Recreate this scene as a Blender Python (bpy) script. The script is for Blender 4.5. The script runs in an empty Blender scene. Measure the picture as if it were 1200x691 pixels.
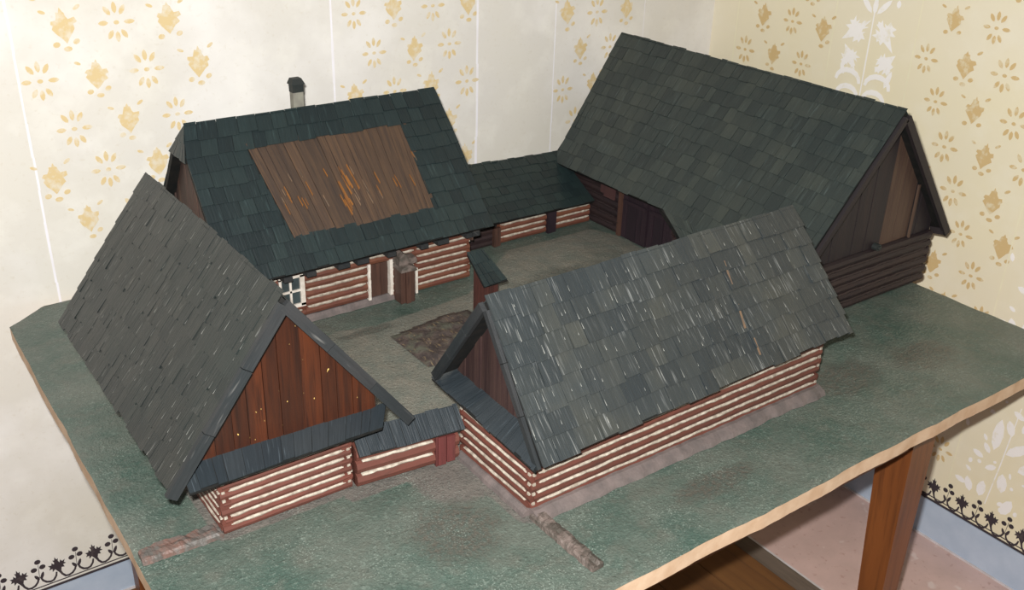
import bpy, math, random
from mathutils import Vector, Matrix
random.seed(7)
C = bpy.context.scene.collection
Z0 = 0.76                      # height of the painted board's top above the floor; model coordinates are measured from it
sc = bpy.context.scene

# ------------------------------------------------------------------ helpers
def lin(r, g, b):
    f = lambda c: (c/255/12.92) if c/255 <= 0.04045 else ((c/255+0.055)/1.055)**2.4
    return (f(r), f(g), f(b), 1.0)

class MB:
    """collects verts / faces / per-corner uv / material slots, then becomes one mesh"""
    def __init__(s): s.v=[]; s.f=[]; s.m=[]; s.uv=[]; s.sm=[]
    def add(s, verts, faces, mat=0, uvs=None, smooth=False):
        o=len(s.v); s.v += [tuple(p) for p in verts]
        for k,f in enumerate(faces):
            s.f.append([i+o for i in f]); s.m.append(mat); s.sm.append(smooth)
            s.uv.append([uvs[i] for i in f] if uvs else [(0,0)]*len(f))
    def box(s, a, b, mat=0, uvs=True):
        x0,y0,z0=a; x1,y1,z1=b
        vs=[(x0,y0,z0),(x1,y0,z0),(x1,y1,z0),(x0,y1,z0),(x0,y0,z1),(x1,y0,z1),(x1,y1,z1),(x0,y1,z1)]
        dx,dy,dz=x1-x0,y1-y0,z1-z0
        ax = 2 if dz>=max(dx,dy) else (0 if dx>=dy else 1)
        def uv(p):
            q=[p[0],p[1],p[2]]; l=q.pop(ax); return (q[0]+q[1],l)
        s.add(vs,[(0,3,2,1),(4,5,6,7),(0,1,5,4),(1,2,6,5),(2,3,7,6),(3,0,4,7)],mat,[uv(p) for p in vs])
    def hexa(s, vs, mat=0, uvs=None):
        s.add(vs,[(0,3,2,1),(4,5,6,7),(0,1,5,4),(1,2,6,5),(2,3,7,6),(3,0,4,7)],mat,uvs)
    def prism(s, pts, d, mat=0, uvs=None):
        """polygon pts (3-D) extruded by vector d"""
        n=len(pts); d=Vector(d); p=[Vector(q) for q in pts]
        vs=p+[q+d for q in p]
        if uvs: uvs=list(uvs)+list(uvs)
        fs=[tuple(range(n))[::-1], tuple(range(n,2*n))]+[(i,(i+1)%n,n+(i+1)%n,n+i) for i in range(n)]
        s.add(vs,fs,mat,uvs)
    def build(s, name, mats, parent=None, origin=None):
        me=bpy.data.meshes.new(name)
        o3=Vector(parent['o']) if parent is not None and 'o' in parent.keys() else Vector(origin or (0,0,0))
        me.from_pydata([Vector(p)-o3 for p in s.v],[],s.f)
        ul=me.uv_layers.new(name='UVMap'); k=0
        for i,poly in enumerate(me.polygons):
            poly.material_index=s.m[i]; poly.use_smooth=s.sm[i]
            for q in s.uv[i]: ul.data[k].uv=q; k+=1
        for m in (mats if isinstance(mats,(list,tuple)) else [mats]): me.materials.append(m)
        me.update()
        ob=bpy.data.objects.new(name,me); C.objects.link(ob)
        if parent is not None: ob.parent=parent
        else: ob.location=Vector(o3)+Vector((0,0,Z0))
        return ob

def thing(name,label,cat,origin,group=None):
    o=bpy.data.objects.new(name,None); C.objects.link(o)
    o.empty_display_size=.05
    o.location=(origin[0],origin[1],origin[2]+Z0); o['label']=label; o['category']=cat
    if group: o['group']=group
    o['o']=tuple(origin)
    return o
def sub(mb,name,mats,part,root):
    """a sub-part: child of a part, modelled in the thing's coordinates"""
    ob=mb.build(name,mats,None,root['o']); ob.parent=part; ob.location=(0,0,0); return ob
def tag(o,label,cat): o['label']=label; o['category']=cat; return o

# ------------------------------------------------------------------ materials
class NT:
    def __init__(s,name):
        s.mat=bpy.data.materials.new(name); s.mat.use_nodes=True
        s.t=s.mat.node_tree; s.n=s.t.nodes; s.l=s.t.links
        s.b=s.n['Principled BSDF']; s._uv=None
    def link(s,a,b): s.l.new(a,b)
    def coord(s,kind):
        n=s.n.new('ShaderNodeTexCoord'); return n.outputs[kind]
    def noise(s,vec,scale=(1,1,1),detail=3,rough=.55,w=None):
        mp=s.n.new('ShaderNodeMapping'); mp.inputs['Scale'].default_value=scale; s.link(vec,mp.inputs[0])
        t=s.n.new('ShaderNodeTexNoise'); t.inputs['Scale'].default_value=1; t.inputs['Detail'].default_value=detail
        t.inputs['Roughness'].default_value=rough
        if w is not None:
            t.noise_dimensions='4D'; mu=s.math('MULTIPLY',w,37.0); s.link(mu,t.inputs['W'])
        s.link(mp.outputs[0],t.inputs['Vector']); return t.outputs['Fac']
    def math(s,op,a,b=None,clamp=False):
        m=s.n.new('ShaderNodeMath'); m.operation=op; m.use_clamp=clamp
        for i,x in enumerate((a,b)):
            if x is None: continue
            if isinstance(x,(int,float)): m.inputs[i].default_value=x
            else: s.link(x,m.inputs[i])
        return m.outputs[0]
    def rng(s,x,a,b,c=0.,d=1.):
        m=s.n.new('ShaderNodeMapRange'); m.inputs[1].default_value=a; m.inputs[2].default_value=b
        m.inputs[3].default_value=c; m.inputs[4].default_value=d; s.link(x,m.inputs[0]); return m.outputs[0]
    def mix(s,fac,a,b):
        m=s.n.new('ShaderNodeMix'); m.data_type='RGBA'
        for sock,x in ((m.inputs[0],fac),(m.inputs[6],a),(m.inputs[7],b)):
            if isinstance(x,(int,float)): sock.default_value=x
            elif isinstance(x,tuple): sock.default_value=x
            else: s.link(x,sock)
        return m.outputs[2]
    def island(s):
        return s.n.new('ShaderNodeNewGeometry').outputs['Random Per Island']
    def bump(s,h,strength,dist=.001):
        b=s.n.new('ShaderNodeBump'); b.inputs['Strength'].default_value=strength; b.inputs['Distance'].default_value=dist
        s.link(h,b.inputs['Height']); s.link(b.outputs[0],s.b.inputs['Normal'])
    def done(s,col,rough=.6,spec=.5):
        if isinstance(col,tuple): s.b.inputs['Base Color'].default_value=col
        else: s.link(col,s.b.inputs['Base Color'])
        if isinstance(rough,(int,float)): s.b.inputs['Roughness'].default_value=rough
        else: s.link(rough,s.b.inputs['Roughness'])
        s.b.inputs['Specular IOR Level'].default_value=spec
        return s.mat

def shingle_mat(name,a,b,c,streak,amount,rough=.5,spec=.5,fine=420,thr=(.60,.74)):
    """weathered painted wood shingles: tint per shingle, patches, scored grain along the slope, pale scratches"""
    m=NT(name); uv=m.coord('UV'); ob=m.coord('Object'); isl=m.island()
    patch=m.noise(ob,(9,9,9),3)
    col=m.mix(m.rng(patch,.35,.65),a,b)
    col=m.mix(m.math('MULTIPLY',m.rng(isl,.0,1.),.85),col,c)
    grain=m.noise(uv,(fine,14,1),3,.6,isl)
    col=m.mix(m.rng(grain,.3,.7,.0,.55),col,m.mix(.55,col,(.004,.005,.005,1)))
    sk=m.noise(uv,(fine*.9,22,1),1.5,.5,m.math('ADD',isl,.37))
    big=m.noise(ob,(16,16,16),2)
    f=m.math('MULTIPLY',m.rng(sk,thr[0],thr[1]),m.rng(big,.42,.62,.15,1.))
    col=m.mix(m.math('MULTIPLY',f,amount),col,streak)
    m.bump(grain,.55,.0016)
    return m.done(col,rough,spec)

def wood_mat(name,a,b,dark,rough=.5,spec=.5,across=70,along=5,speck=None,tone=.5):
    m=NT(name); uv=m.coord('UV'); isl=m.island(); ob=m.coord('Object')
    g=m.noise(uv,(across,along,1),4,.6,isl)
    col=m.mix(m.rng(g,.35,.65),a,b)
    g2=m.noise(uv,(across*3.2,along*2,1),3,.6,isl)
    col=m.mix(m.rng(g2,.52,.75,0,.8),col,dark)
    col=m.mix(m.math('MULTIPLY',isl,tone),col,dark)
    if speck:
        s=m.noise(ob,(190,190,110),1)
        col=m.mix(m.rng(s,.74,.78),col,speck)
    m.bump(g2,.4,.001)
    return m.done(col,rough,spec)

def plain_mat(name,a,b,scale=40,rough=.6,spec=.4,bump=.2,lo=.35,hi=.65):
    m=NT(name); ob=m.coord('Object')
    n=m.noise(ob,(scale,)*3,4)
    m.bump(m.noise(ob,(scale*5,)*3,3),bump,.001)
    return m.done(m.mix(m.rng(n,lo,hi),a,b),rough,spec)

M={}
M['roof_left']=shingle_mat('left_barn_shingles',lin(37,44,42),lin(48,49,46),lin(27,34,34),lin(150,150,146),.55,.42,.5,380,(.66,.78))
M['roof_front']=shingle_mat('front_barn_shingles',lin(53,59,61),lin(64,66,62),lin(38,45,49),lin(150,152,150),.6,.36,.55,420,(.58,.76))
M['roof_farm']=shingle_mat('farmhouse_shingles',lin(32,46,48),lin(38,51,51),lin(22,33,36),lin(84,106,106),.35,.42,.5,300,(.6,.8))
M['roof_shed']=shingle_mat('shed_shingles',lin(32,46,47),lin(40,52,50),lin(26,36,38),lin(70,90,90),.3,.45,.45,300,(.6,.8))
M['roof_big']=shingle_mat('large_barn_shingles',lin(44,54,52),lin(57,63,57),lin(30,40,40),lin(100,114,112),.4,.5,.45,330,(.58,.78))
M['roof_slate']=shingle_mat('pent_roof_shingles',lin(44,51,56),lin(52,57,60),lin(36,43,48),lin(110,122,130),.4,.4,.5,420,(.6,.78))
M['verge']=shingle_mat('verge_board_grey',lin(46,50,52),lin(60,58,58),lin(38,42,44),lin(140,138,134),.4,.5,.4,200,(.62,.8))
M['black']=plain_mat('dark_underside',lin(22,24,24),lin(34,32,30),60,.7,.2)
M['log']=wood_mat('red_brown_log',lin(104,58,48),lin(92,53,44),lin(70,44,36),.55,.4,30,14,None,.45)
M['logf']=wood_mat('farmhouse_log',lin(100,58,48),lin(110,68,48),lin(74,44,34),.55,.4,30,14,None,.45)
M['logdark']=wood_mat('dark_log',lin(44,34,36),lin(52,38,36),lin(24,20,24),.55,.35,30,10,None,.5)
M['chink']=plain_mat('white_chinking',lin(180,171,157),lin(140,129,116),110,.7,.3,.4)
M['gable_left']=wood_mat('orange_brown_boards',lin(84,42,22),lin(56,30,20),lin(26,16,13),.36,.5,75,6,lin(215,180,105),.55)
M['gable_front']=wood_mat('dark_red_brown_boards',lin(52,36,36),lin(72,54,48),lin(30,21,22),.5,.4,110,6,None,.5)
M['gable_big']=wood_mat('dim_brown_boards',lin(84,66,54),lin(74,56,48),lin(58,44,40),.6,.3,90,6,None,.2)
M['gable_bigd']=wood_mat('blackened_boards',lin(40,36,38),lin(46,38,38),lin(30,26,30),.6,.3,90,6,None,.3)
M['gable_farm']=wood_mat('farmhouse_gable_boards',lin(74,58,54),lin(92,70,58),lin(44,34,34),.6,.3,90,6,None,.6)
M['bare']=wood_mat('bare_brown_boarding',lin(66,52,44),lin(92,70,52),lin(36,33,32),.5,.4,170,9,None,.4)
M['baret']=plain_mat('tan_splinter',lin(122,98,76),lin(96,82,70),60,.5,.4,0)
M['bareor']=wood_mat('worn_orange_boarding',lin(150,96,38),lin(110,72,40),lin(60,46,38),.5,.4,120,8,None,.1)
M['door']=wood_mat('dark_door_wood',lin(84,58,48),lin(70,50,42),lin(40,30,28),.5,.4,60,8,None,.3)
M['reddoor']=wood_mat('red_stained_door',lin(100,50,48),lin(86,44,42),lin(60,34,32),.45,.45,60,8,None,.3)
M['outh']=wood_mat('dark_red_brown_planks',lin(82,48,42),lin(66,40,36),lin(40,28,26),.5,.4,60,8,None,.4)
M['gate']=wood_mat('blackish_gate_wood',lin(50,36,42),lin(40,30,36),lin(20,18,24),.5,.4,60,8,None,.5)
M['redpiece']=wood_mat('reddish_plank',lin(80,54,52),lin(66,44,44),lin(44,34,34),.5,.4,60,8,None,.3)
M['white']=plain_mat('white_frame_paint',lin(214,206,196),lin(190,180,168),90,.6,.35,.3)
M['pane']=plain_mat('dark_window_pane',lin(62,72,74),lin(50,58,60),30,.15,.6,0)
M['table']=wood_mat('varnished_table_wood',lin(124,72,36),lin(102,58,30),lin(74,42,24),.4,.5,26,3,None,.15)
M['edge']=plain_mat('sawn_board_edge',lin(214,186,158),lin(196,164,134),30,.7,.2,.2)
M['stone']=plain_mat('grey_brown_stone',lin(108,96,90),lin(72,66,60),60,.6,.4,1.,.4,.6)
M['stonered']=plain_mat('reddish_stone',lin(104,80,72),lin(88,84,80),60,.55,.45,1.,.4,.6)
M['plinth']=plain_mat('plinth_plaster',lin(108,97,94),lin(88,81,79),40,.6,.4,.6)
M['chimney']=plain_mat('chimney_plaster',lin(138,136,124),lin(116,112,104),40,.7,.3,.3)
M['soot']=plain_mat('sooty_black',lin(34,40,40),lin(44,46,44),40,.6,.3,.3)
M['heap']=None
M['raw']=plain_mat('pale_raw_wood_edge',lin(152,152,146),lin(118,120,116),60,.45,.5,0)

def wall_mat():
    m=NT('cream_wall_paint'); ob=m.coord('Object')
    n=m.noise(ob,(1.6,1.6,1.6),4); f=m.noise(ob,(14,14,14),4); s=m.noise(ob,(120,120,120),2)
    col=m.mix(m.rng(n,.35,.65),lin(221,216,203),lin(218,214,208))
    col=m.mix(m.rng(f,.5,.75,0,.5),col,lin(238,235,226)); col=m.mix(m.rng(m.noise(ob,(3.2,3.2,3.2),5),.50,.66,0,.6),col,lin(240,237,232))
    col=m.mix(m.rng(s,.6,.8,0,.25),col,lin(196,184,160))
    m.bump(m.noise(ob,(60,60,60),4),.12,.002)
    return m.done(col,.75,.25)
def wallr_mat():
    m=NT('yellowish_wall_paint'); ob=m.coord('Object')
    n=m.noise(ob,(1.6,1.6,1.6),4); f=m.noise(ob,(14,14,14),4)
    col=m.mix(m.rng(n,.35,.65),lin(232,221,188),lin(230,221,198))
    col=m.mix(m.rng(f,.5,.75,0,.35),col,lin(238,232,214))
    m.bump(m.noise(ob,(60,60,60),4),.12,.002)
    return m.done(col,.75,.25)
def stencil(name,a,worn,lo=.30,hi=.42,amount=.8):
    m=NT(name); ob=m.coord('Object'); n=m.noise(ob,(55,55,55),4,.6)
    return m.done(m.mix(m.rng(n,lo,hi,amount,0),a,worn),.75,.25)
M['wl']=wall_mat(); M['wr']=wallr_mat()
M['ochre']=stencil('ochre_stencil',lin(216,193,146),lin(222,213,194),.36,.54,.85)
M['ochre_r']=stencil('ochre_stencil_right',lin(208,180,130),lin(224,213,182),.34,.50,.8)
M['whites']=stencil('white_stencil',lin(244,240,236),lin(228,220,192),.30,.45,.6)
M['line']=plain_mat('pale_dividing_line',lin(240,238,244),lin(234,230,232),20,.75,.2,0)
M['line_r']=plain_mat('pale_dividing_line_right',lin(236,228,200),lin(230,222,192),20,.75,.2,0)
M['frieze']=stencil('dark_frieze_stencil',lin(62,54,58),lin(98,88,86),.3,.4,.5)
M['skirt']=plain_mat('blue_grey_skirting',lin(186,198,214),lin(172,186,204),14,.7,.3,.1)
M['seam']=plain_mat('pale_floor_seam',lin(212,206,208),lin(196,188,186),30,.8,.2,.1)
def pink_mat():
    m=NT('pink_floor_paint'); ob=m.coord('Object')
    n=m.noise(ob,(9,9,9),4); s=m.noise(ob,(70,70,70),2)
    col=m.mix(m.rng(n,.35,.65),lin(210,180,172),lin(196,168,160))
    col=m.mix(m.rng(s,.62,.72,0,.5),col,lin(172,132,120))
    col=m.mix(m.rng(m.noise(ob,(24,24,24),2),.66,.74,0,.5),col,lin(226,212,206))
    return m.done(col,.6,.35)
M['pink']=pink_mat()
M['floorwood']=wood_mat('brown_floor_boards',lin(128,88,50),lin(108,72,42),lin(84,58,38),.5,.4,24,2,None,.3)
M['floorgrey']=wood_mat('worn_grey_floor_strip',lin(118,104,92),lin(100,88,78),lin(84,74,64),.6,.3,40,4,None,.2)

def terrain_mat():
    m=NT('painted_ground'); ob=m.coord('Object')
    at=m.n.new('ShaderNodeAttribute'); at.attribute_name='zone'
    sep=m.n.new('ShaderNodeSeparateColor'); m.link(at.outputs['Color'],sep.inputs[0])
    yard,earth,brown=sep.outputs[0],sep.outputs[1],sep.outputs[2]
    n1=m.noise(ob,(7,7,7),5,.6); n2=m.noise(ob,(26,26,26),4,.6); n3=m.noise(ob,(130,130,130),3,.6); n4=m.noise(ob,(300,300,300),2)
    col=m.mix(m.rng(n1,.36,.62),lin(66,84,76),lin(91,98,90))
    col=m.mix(m.rng(n2,.50,.72,0,.6),col,lin(94,94,86))
    col=m.mix(m.rng(n3,.56,.78,0,.55),col,lin(126,138,128))
    yc=m.mix(m.rng(n2,.35,.65),lin(116,112,102),lin(100,103,95))
    edge=m.math('ADD',yard,m.math('MULTIPLY',m.math('SUBTRACT',n2,.5),.5))
    col=m.mix(m.rng(edge,.42,.58),col,yc)
    ec=m.mix(m.rng(n2,.35,.65),lin(110,104,98),lin(92,88,84))
    edge=m.math('ADD',earth,m.math('MULTIPLY',m.math('SUBTRACT',n3,.5),.5))
    col=m.mix(m.rng(edge,.38,.62,0,.9),col,ec)
    bc=m.mix(m.rng(n3,.35,.65),lin(86,80,72),lin(72,80,74))
    col=m.mix(m.rng(m.math('MULTIPLY',brown,m.rng(n2,.3,.6,.5,1.)),.25,.75,0,.85),col,bc)
    sp=m.noise(ob,(420,420,420),1); pt=m.noise(ob,(12,12,12),3)
    col=m.mix(m.math('MULTIPLY',m.rng(sp,.60,.70),m.rng(pt,.42,.62,.08,.55)),col,lin(150,160,150))  # pale sprinkles paint flash glints of the glossy ground into the colour
    col=m.mix(m.rng(m.noise(ob,(200,200,200),2),.56,.72,0,.45),col,lin(48,58,54))
    h=m.math('ADD',n3,m.math('MULTIPLY',n4,.6))
    m.bump(h,.8,.0022)
    return m.done(col,.38,.5)
M['ground']=terrain_mat()
def heap_mat():
    m=NT('dung_and_straw'); ob=m.coord('Object')
    a=m.noise(ob,(60,60,60),4); b=m.noise(ob,(220,60,60),3)
    col=m.mix(m.rng(a,.35,.65),lin(54,47,46),lin(84,72,66))
    col=m.mix(m.rng(m.noise(ob,(30,30,30),3),.5,.65,0,.7),col,lin(78,82,70)); col=m.mix(m.rng(b,.60,.70,0,.8),col,lin(134,114,84))
    m.bump(a,1.,.004)
    return m.done(col,.55,.4)
M['heap']=heap_mat()

# ------------------------------------------------------------------ room
XR, YL = 2.10, 1.948
FL = -Z0
def poly2(cx,cy,pts,s,rot=0,sx=1):
    c,si=math.cos(rot),math.sin(rot)
    return [(cx+s*(x*sx*c-y*si), cy+s*(x*sx*si+y*c)) for x,y in pts]
BUD=[(0,1.05),(.10,.80),(.20,.78),(.22,.60),(.34,.42),(.62,.46),(.70,.22),(.52,.12),(.60,-.12),(.40,-.30),(.16,-.62),(.02,-.80),
     (-.14,-.60),(-.42,-.28),(-.60,-.02),(-.52,.14),(-.66,.24),(-.56,.42),(-.30,.42),(-.24,.62),(-.20,.80),(-.08,.82)]
def ell(cx,cy,a,b,rot,n=9):
    return poly2(cx,cy,[(a*math.cos(2*math.pi*k/n),b*math.sin(2*math.pi*k/n)) for k in range(n)],1,rot)
def leafp(cx,cy,l,w,rot):
    pts=[(-.5*l,0),(-.3*l,.38*w),(0,.5*w),(.3*l,.36*w),(.5*l,0),(.3*l,-.36*w),(0,-.5*w),(-.3*l,-.38*w)]
    return poly2(cx,cy,pts,1,rot)
class Stencil:
    """flat painted shapes lying on a wall, added to the wall's own mesh"""
    def __init__(s,mb,axis,off,flip): s.mb=mb; s.ax=axis; s.off=off; s.fl=flip; s.k=0
    def put(s,pts,mat):
        s.k+=1; d=.0005+.00001*(s.k%90)
        if s.ax=='y': vs=[(u,s.off-d,z) for u,z in pts]
        else: vs=[(s.off-d,u,z) for u,z in pts]
        s.mb.add(vs,[tuple(range(len(vs)))],mat)
    def X(s,x): return -x if s.fl else x          # motif x grows to the viewer's right
    def bud(s,u,z,mat,k=.033):
        f=s.X(1); k*=random.uniform(.92,1.05); t=random.uniform(-.08,.08)
        jit=[(x*random.uniform(.9,1.1),y*random.uniform(.94,1.06)) for x,y in BUD]
        s.put(poly2(u,z,jit,k,t,f),mat)
        for dx,dz,a,b,r in ((-.95,.86,.20,.09,-.4),(.80,1.0,.22,.10,.6),(-.46,-.86,.19,.15,.2),(.56,-.76,.19,.14,.4),(.08,-1.12,.22,.14,0)):
            if random.random()<.88: s.put(ell(u+f*dx*k,z+dz*k,a*k,b*k,r*f),mat)
    def flower(s,u,z,mat,k=.032):
        f=s.X(1); k*=random.uniform(.92,1.05)
        s.put(ell(u,z,.16*k,.12*k,0),mat)
        for ang,r,l in ((0,.72,.62),(180,.72,.56),(60,.78,.62),(92,.82,.66),(124,.80,.62),(240,.76,.58),(270,.80,.62),(300,.76,.58)):
            a=math.radians(ang); s.put(leafp(u+f*math.cos(a)*r*k,z+math.sin(a)*r*k,l*k,.28*k,a*f if f>0 else math.pi-a),mat)
    def ribbon(s,pts,w,mat):
        n=len(pts); L=[];R=[]
        for i,p in enumerate(pts):
            a=pts[max(0,i-1)]; b=pts[min(n-1,i+1)]; dx,dy=b[0]-a[0],b[1]-a[1]; l=math.hypot(dx,dy) or 1
            ww=w*(.55+.45*math.sin(math.pi*(i+.5)/n))/2
            L.append((p[0]-dy/l*ww,p[1]+dx/l*ww)); R.append((p[0]+dy/l*ww,p[1]-dx/l*ww))
        for i in range(n-1): s.put([L[i],L[i+1],R[i+1],R[i]],mat)
FLEAF=[(0,1.15),(.13,.80),(.32,.88),(.24,.58),(.34,.34),(.52,.62),(.66,.36),(1.0,.46),(.82,.18),(1.02,-.04),(.66,-.04),(.72,-.40),(.40,-.30),(.26,-.62),(.08,-1.05),(-.12,-.62),(-.36,-.26),(-.70,-.46),(-.62,-.08),(-1.0,-.10),(-.80,.16),(-.98,.42),(-.60,.36),(-.50,.62),(-.30,.34),(-.22,.58),(-.34,.86),(-.12,.80)]
MAPLE=[(0,1.0),(.14,.66),(.34,.72),(.30,.48),(.55,.52),(.62,.34),(.98,.36),(.80,.10),(.96,-.10),(.66,-.20),(.62,-.48),(.36,-.46),(.20,-.80),(.0,-1.0),
       (-.16,-.76),(-.34,-.44),(-.64,-.44),(-.62,-.16),(-.98,-.08),(-.78,.14),(-.92,.34),(-.60,.34),(-.54,.56),(-.30,.46),(-.32,.72),(-.14,.64)]
def frieze(st,u0,u1,phase,zl,mat,pitch=.0775):
    k=.0225
    n0=int(math.floor((u0-phase)/pitch)); n1=int(math.ceil((u1-phase)/pitch))
    for i in range(n0,n1):
        u=phase+i*pitch; f=st.X(1)
        if not(u0+.03<u<u1-.08): continue
        st.put(poly2(u,zl,FLEAF,k,.1*f,.80*f),mat)
        q=u+pitch*.5
        for dx,dz in ((-.008,.008),(.0095,.010),(.002,.026)): st.put(ell(q+f*dx,zl+dz+.002,.0066,.0062,0),mat)
        st.ribbon([(q+f*.002,zl+.02),(q+f*.001,zl+.004),(q,zl-.012)],.0012,mat)
        st.put(leafp(q-f*.005,zl-.012,.018,.007,math.pi/2+.5*f),mat); st.put(leafp(q+f*.006,zl-.010,.020,.007,math.pi/2-.35*f),mat)
        for s0,e0 in ((u,q),(u+pitch,q)):
            mid=(s0+e0)/2; w=(e0-s0)
            st.ribbon([(s0+w*.10,zl-.014),(s0+w*.16,zl-.024),(s0+w*.32,zl-.0325),(mid,zl-.034),(e0-w*.30,zl-.031),(e0-w*.14,zl-.024),(e0-w*.04,zl-.012)],.0055,mat)

# left wall (runs along x)
mb=MB(); x0,x1=-1.3,XR
mb.box((x0,YL,FL),(x1+.12,YL+.12,1.55),0)
st=Stencil(mb,'y',YL,False)
def lattice(o,cols,rows,di=.0965,dj=(.0462,-.0915),lo=0,hi=9,zlo=-.4,zhi=.85):
    for j in range(*rows):
        for i in range(*cols):
            u=o[0]+i*di+j*dj[0]; z=o[1]+j*dj[1]
            if lo<=u<=hi and zlo<=z<=zhi: yield u+random.uniform(-.003,.003),z+random.uniform(-.003,.003),i%2
for u,z,t in lattice((.42,.516),(-20,20),(-4,12),lo=.362,hi=.675,zlo=.13): (st.bud if t==0 else st.flower)(u,z,1)
for u,z,t in lattice((1.101,.496),(-20,20),(-4,12),lo=.985,hi=1.30,zlo=.1): (st.bud if t==0 else st.flower)(u,z,1)
for u,z,t in lattice((1.585,.442),(-20,20),(-4,12),lo=1.565,hi=1.80,zlo=.1): (st.bud if t==0 else st.flower)(u,z,1)
for u,w,zb in ((.333,.0045,-.03),(.951,.0055,-.62),(1.32,.0065,-.62),(1.55,.003,-.62),(1.84,.002,-.62)):
    pts=[zb+(1.5-zb)*k/24 for k in range(25)]
    for k in range(24):
        wa=w*random.uniform(.75,1.15)/2; d=random.uniform(-.0012,.0012)
        st.put([(u-wa+d,pts[k]),(u+wa+d,pts[k]),(u+wa+d,pts[k+1]),(u-wa+d,pts[k+1])],2)
frieze(st,-1.2,XR-.02,.151,-.626,3)
for za,zb in ((-.6665,-.6635),(-.678,-.6715)): st.put([(x0,za),(x1,za),(x1,zb),(x0,zb)],3)
w=mb.build('wall_left',[M['wl'],M['ochre'],M['line'],M['frieze']]); w['kind']='structure'
# right wall (runs along y)
mb=MB(); y0=-1.0
mb.box((XR,y0,FL),(XR+.12,YL,1.55),0)
st=Stencil(mb,'x',XR,True)
for u,z,t in lattice((1.241,.504),(-20,20),(-5,14),dj=(-.0453,-.0915),lo=1.0,hi=1.305,zlo=-.52): (st.bud if t==0 else st.flower)(u,z,1)
for u,z,t in lattice((1.772,.424),(-20,20),(-5,14),dj=(-.046,-.0935),lo=1.572,hi=1.83,zlo=-.52): (st.bud if t==0 else st.flower)(u,z,1)
for u,z,t in lattice((.70,.504),(-20,20),(-5,14),dj=(-.0453,-.0915),lo=.45,hi=.76,zlo=-.52): (st.bud if t==0 else st.flower)(u,z,1)
for u,w in ((1.551,.0035),(1.325,.0035),(.992,.003),(.775,.003),(1.86,.004)):
    pts=[-.62+(2.1)*k/24 for k in range(25)]
    for k in range(24):
        wa=w*random.uniform(.75,1.15)/2
        st.put([(u-wa,pts[k]),(u+wa,pts[k]),(u+wa,pts[k+1]),(u-wa,pts[k+1])],3)
def bouquet(c,zt):
    """white painted spray: stem, four ragged leaves, tulip on top, curled tendrils below"""
    st.ribbon([(c,zt+.02),(c,zt-.1),(c,zt-.2)],.004,2)
    for dx,dz,k,r in ((.044,-.042,.040,.9),(-.039,-.038,.038,-.7),(.049,-.103,.034,2.5),(-.053,-.10,.034,-2.4)):
        jit=[(x*random.uniform(.8,1.15),y*random.uniform(.85,1.2)) for x,y in FLEAF]
        st.put(poly2(c+dx,zt+dz,jit,k,r,.8),2)
    st.put(leafp(c-.068,zt-.136,.045,.014,math.pi/2+.3),2); st.put(leafp(c+.062,zt-.134,.030,.012,math.pi/2-.4),2)
    for dx,r,l in ((.030,.75,.05),(0,0,.04),(-.030,-.75,.05)): st.put(leafp(c+dx*.8,zt+.024,l,.014,math.pi/2-r+ (0 if dx else 0)),2)
    st.put(leafp(c-.06,zt+.036,.018,.012,math.pi/2),2)
    for sgn in (1,-1):
        for dz,rr in ((-.15,.034),(-.185,.030)):
            st.ribbon([(c+sgn*(.008+rr*(1-math.cos(a))),zt+dz-.012+rr*.8*math.sin(a)) for a in [k*math.pi/7 for k in range(8)]],.013,2)
for zt in (.479,.13,-.22): bouquet(1.444,zt)
# the larger flower spray low on the next white strip
def spray(c,z):
    st.put(leafp(c+.024,z+.07,.085,.026,math.pi/2),2); st.put(leafp(c-.03,z+.055,.07,.024,math.pi/2+.8),2)
    for dx,dz,l,a in ((.057,0,.03,.3),(.04,.025,.028,.9),(.02,-.02,.03,-.6),(0,.10,.04,1.2),(-.01,.14,.03,.4),(-.035,.12,.04,2.),(-.06,.02,.05,2.4),(-.015,-.045,.05,1.4),
                      (.028,-.085,.045,1.6),(.06,-.09,.04,1.2),(-.04,-.10,.05,1.9),(.10,.065,.02,1.3),(.082,-.09,.03,.2),(.05,.05,.018,1),(.07,-.05,.018,.5),(-.07,.09,.04,2.6)):
        st.put(leafp(c+dx,z+dz,l,l*.5,a),2)
    for k in range(26): st.put(ell(c+random.uniform(-.085,.09),z+random.uniform(-.12,.18),random.uniform(.003,.008),random.uniform(.003,.006),random.uniform(0,3)),2)
    st.ribbon([(c+.01,z-.12),(c,z),(c-.01,z+.16)],.003,2)
for z in (.40,-.03,-.46): spray(.884,z)
frieze(st,y0,YL-.02,.9465,-.612,4)
for za,zb in ((-.6425,-.6395),(-.654,-.6475)): st.put([(y0,za),(YL,za),(YL,zb),(y0,zb)],4)
w=mb.build('wall_right',[M['wr'],M['ochre_r'],M['whites'],M['line_r'],M['frieze']]); w['kind']='structure'
mb=MB(); mb.box((x0,YL-.003,FL),(XR,YL-.0001,-.6785),0); mb.box((x0,YL-.006,FL),(XR,YL-.0001,FL+.006),1)
o=mb.build('baseboard_left',[M['skirt'],M['seam']]); o['kind']='structure'
mb=MB(); mb.box((XR-.003,y0,FL),(XR-.0001,YL,-.6545),0); mb.box((XR-.007,y0,FL),(XR-.0001,YL,FL+.005),1)
o=mb.build('baseboard_right',[M['skirt'],M['seam']]); o['kind']='structure'
mb=MB()
xw=[x0]+[1.664-.13*k for k in range(22,-1,-1)]
xs=[x for x in xw if x>=x0]
for a,b in zip(xs[:-1],xs[1:]):
    mb.box((a+.0008,y0,FL-.03),(b-.0008,YL,FL),0)
mb.box((1.664,y0,FL-.03),(1.712,YL,FL+.0005),1)
mb.box((1.712,y0,FL-.03),(1.718,YL,FL+.001),2)
mb.box((1.718,y0,FL-.03),(XR,YL,FL),3)
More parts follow.
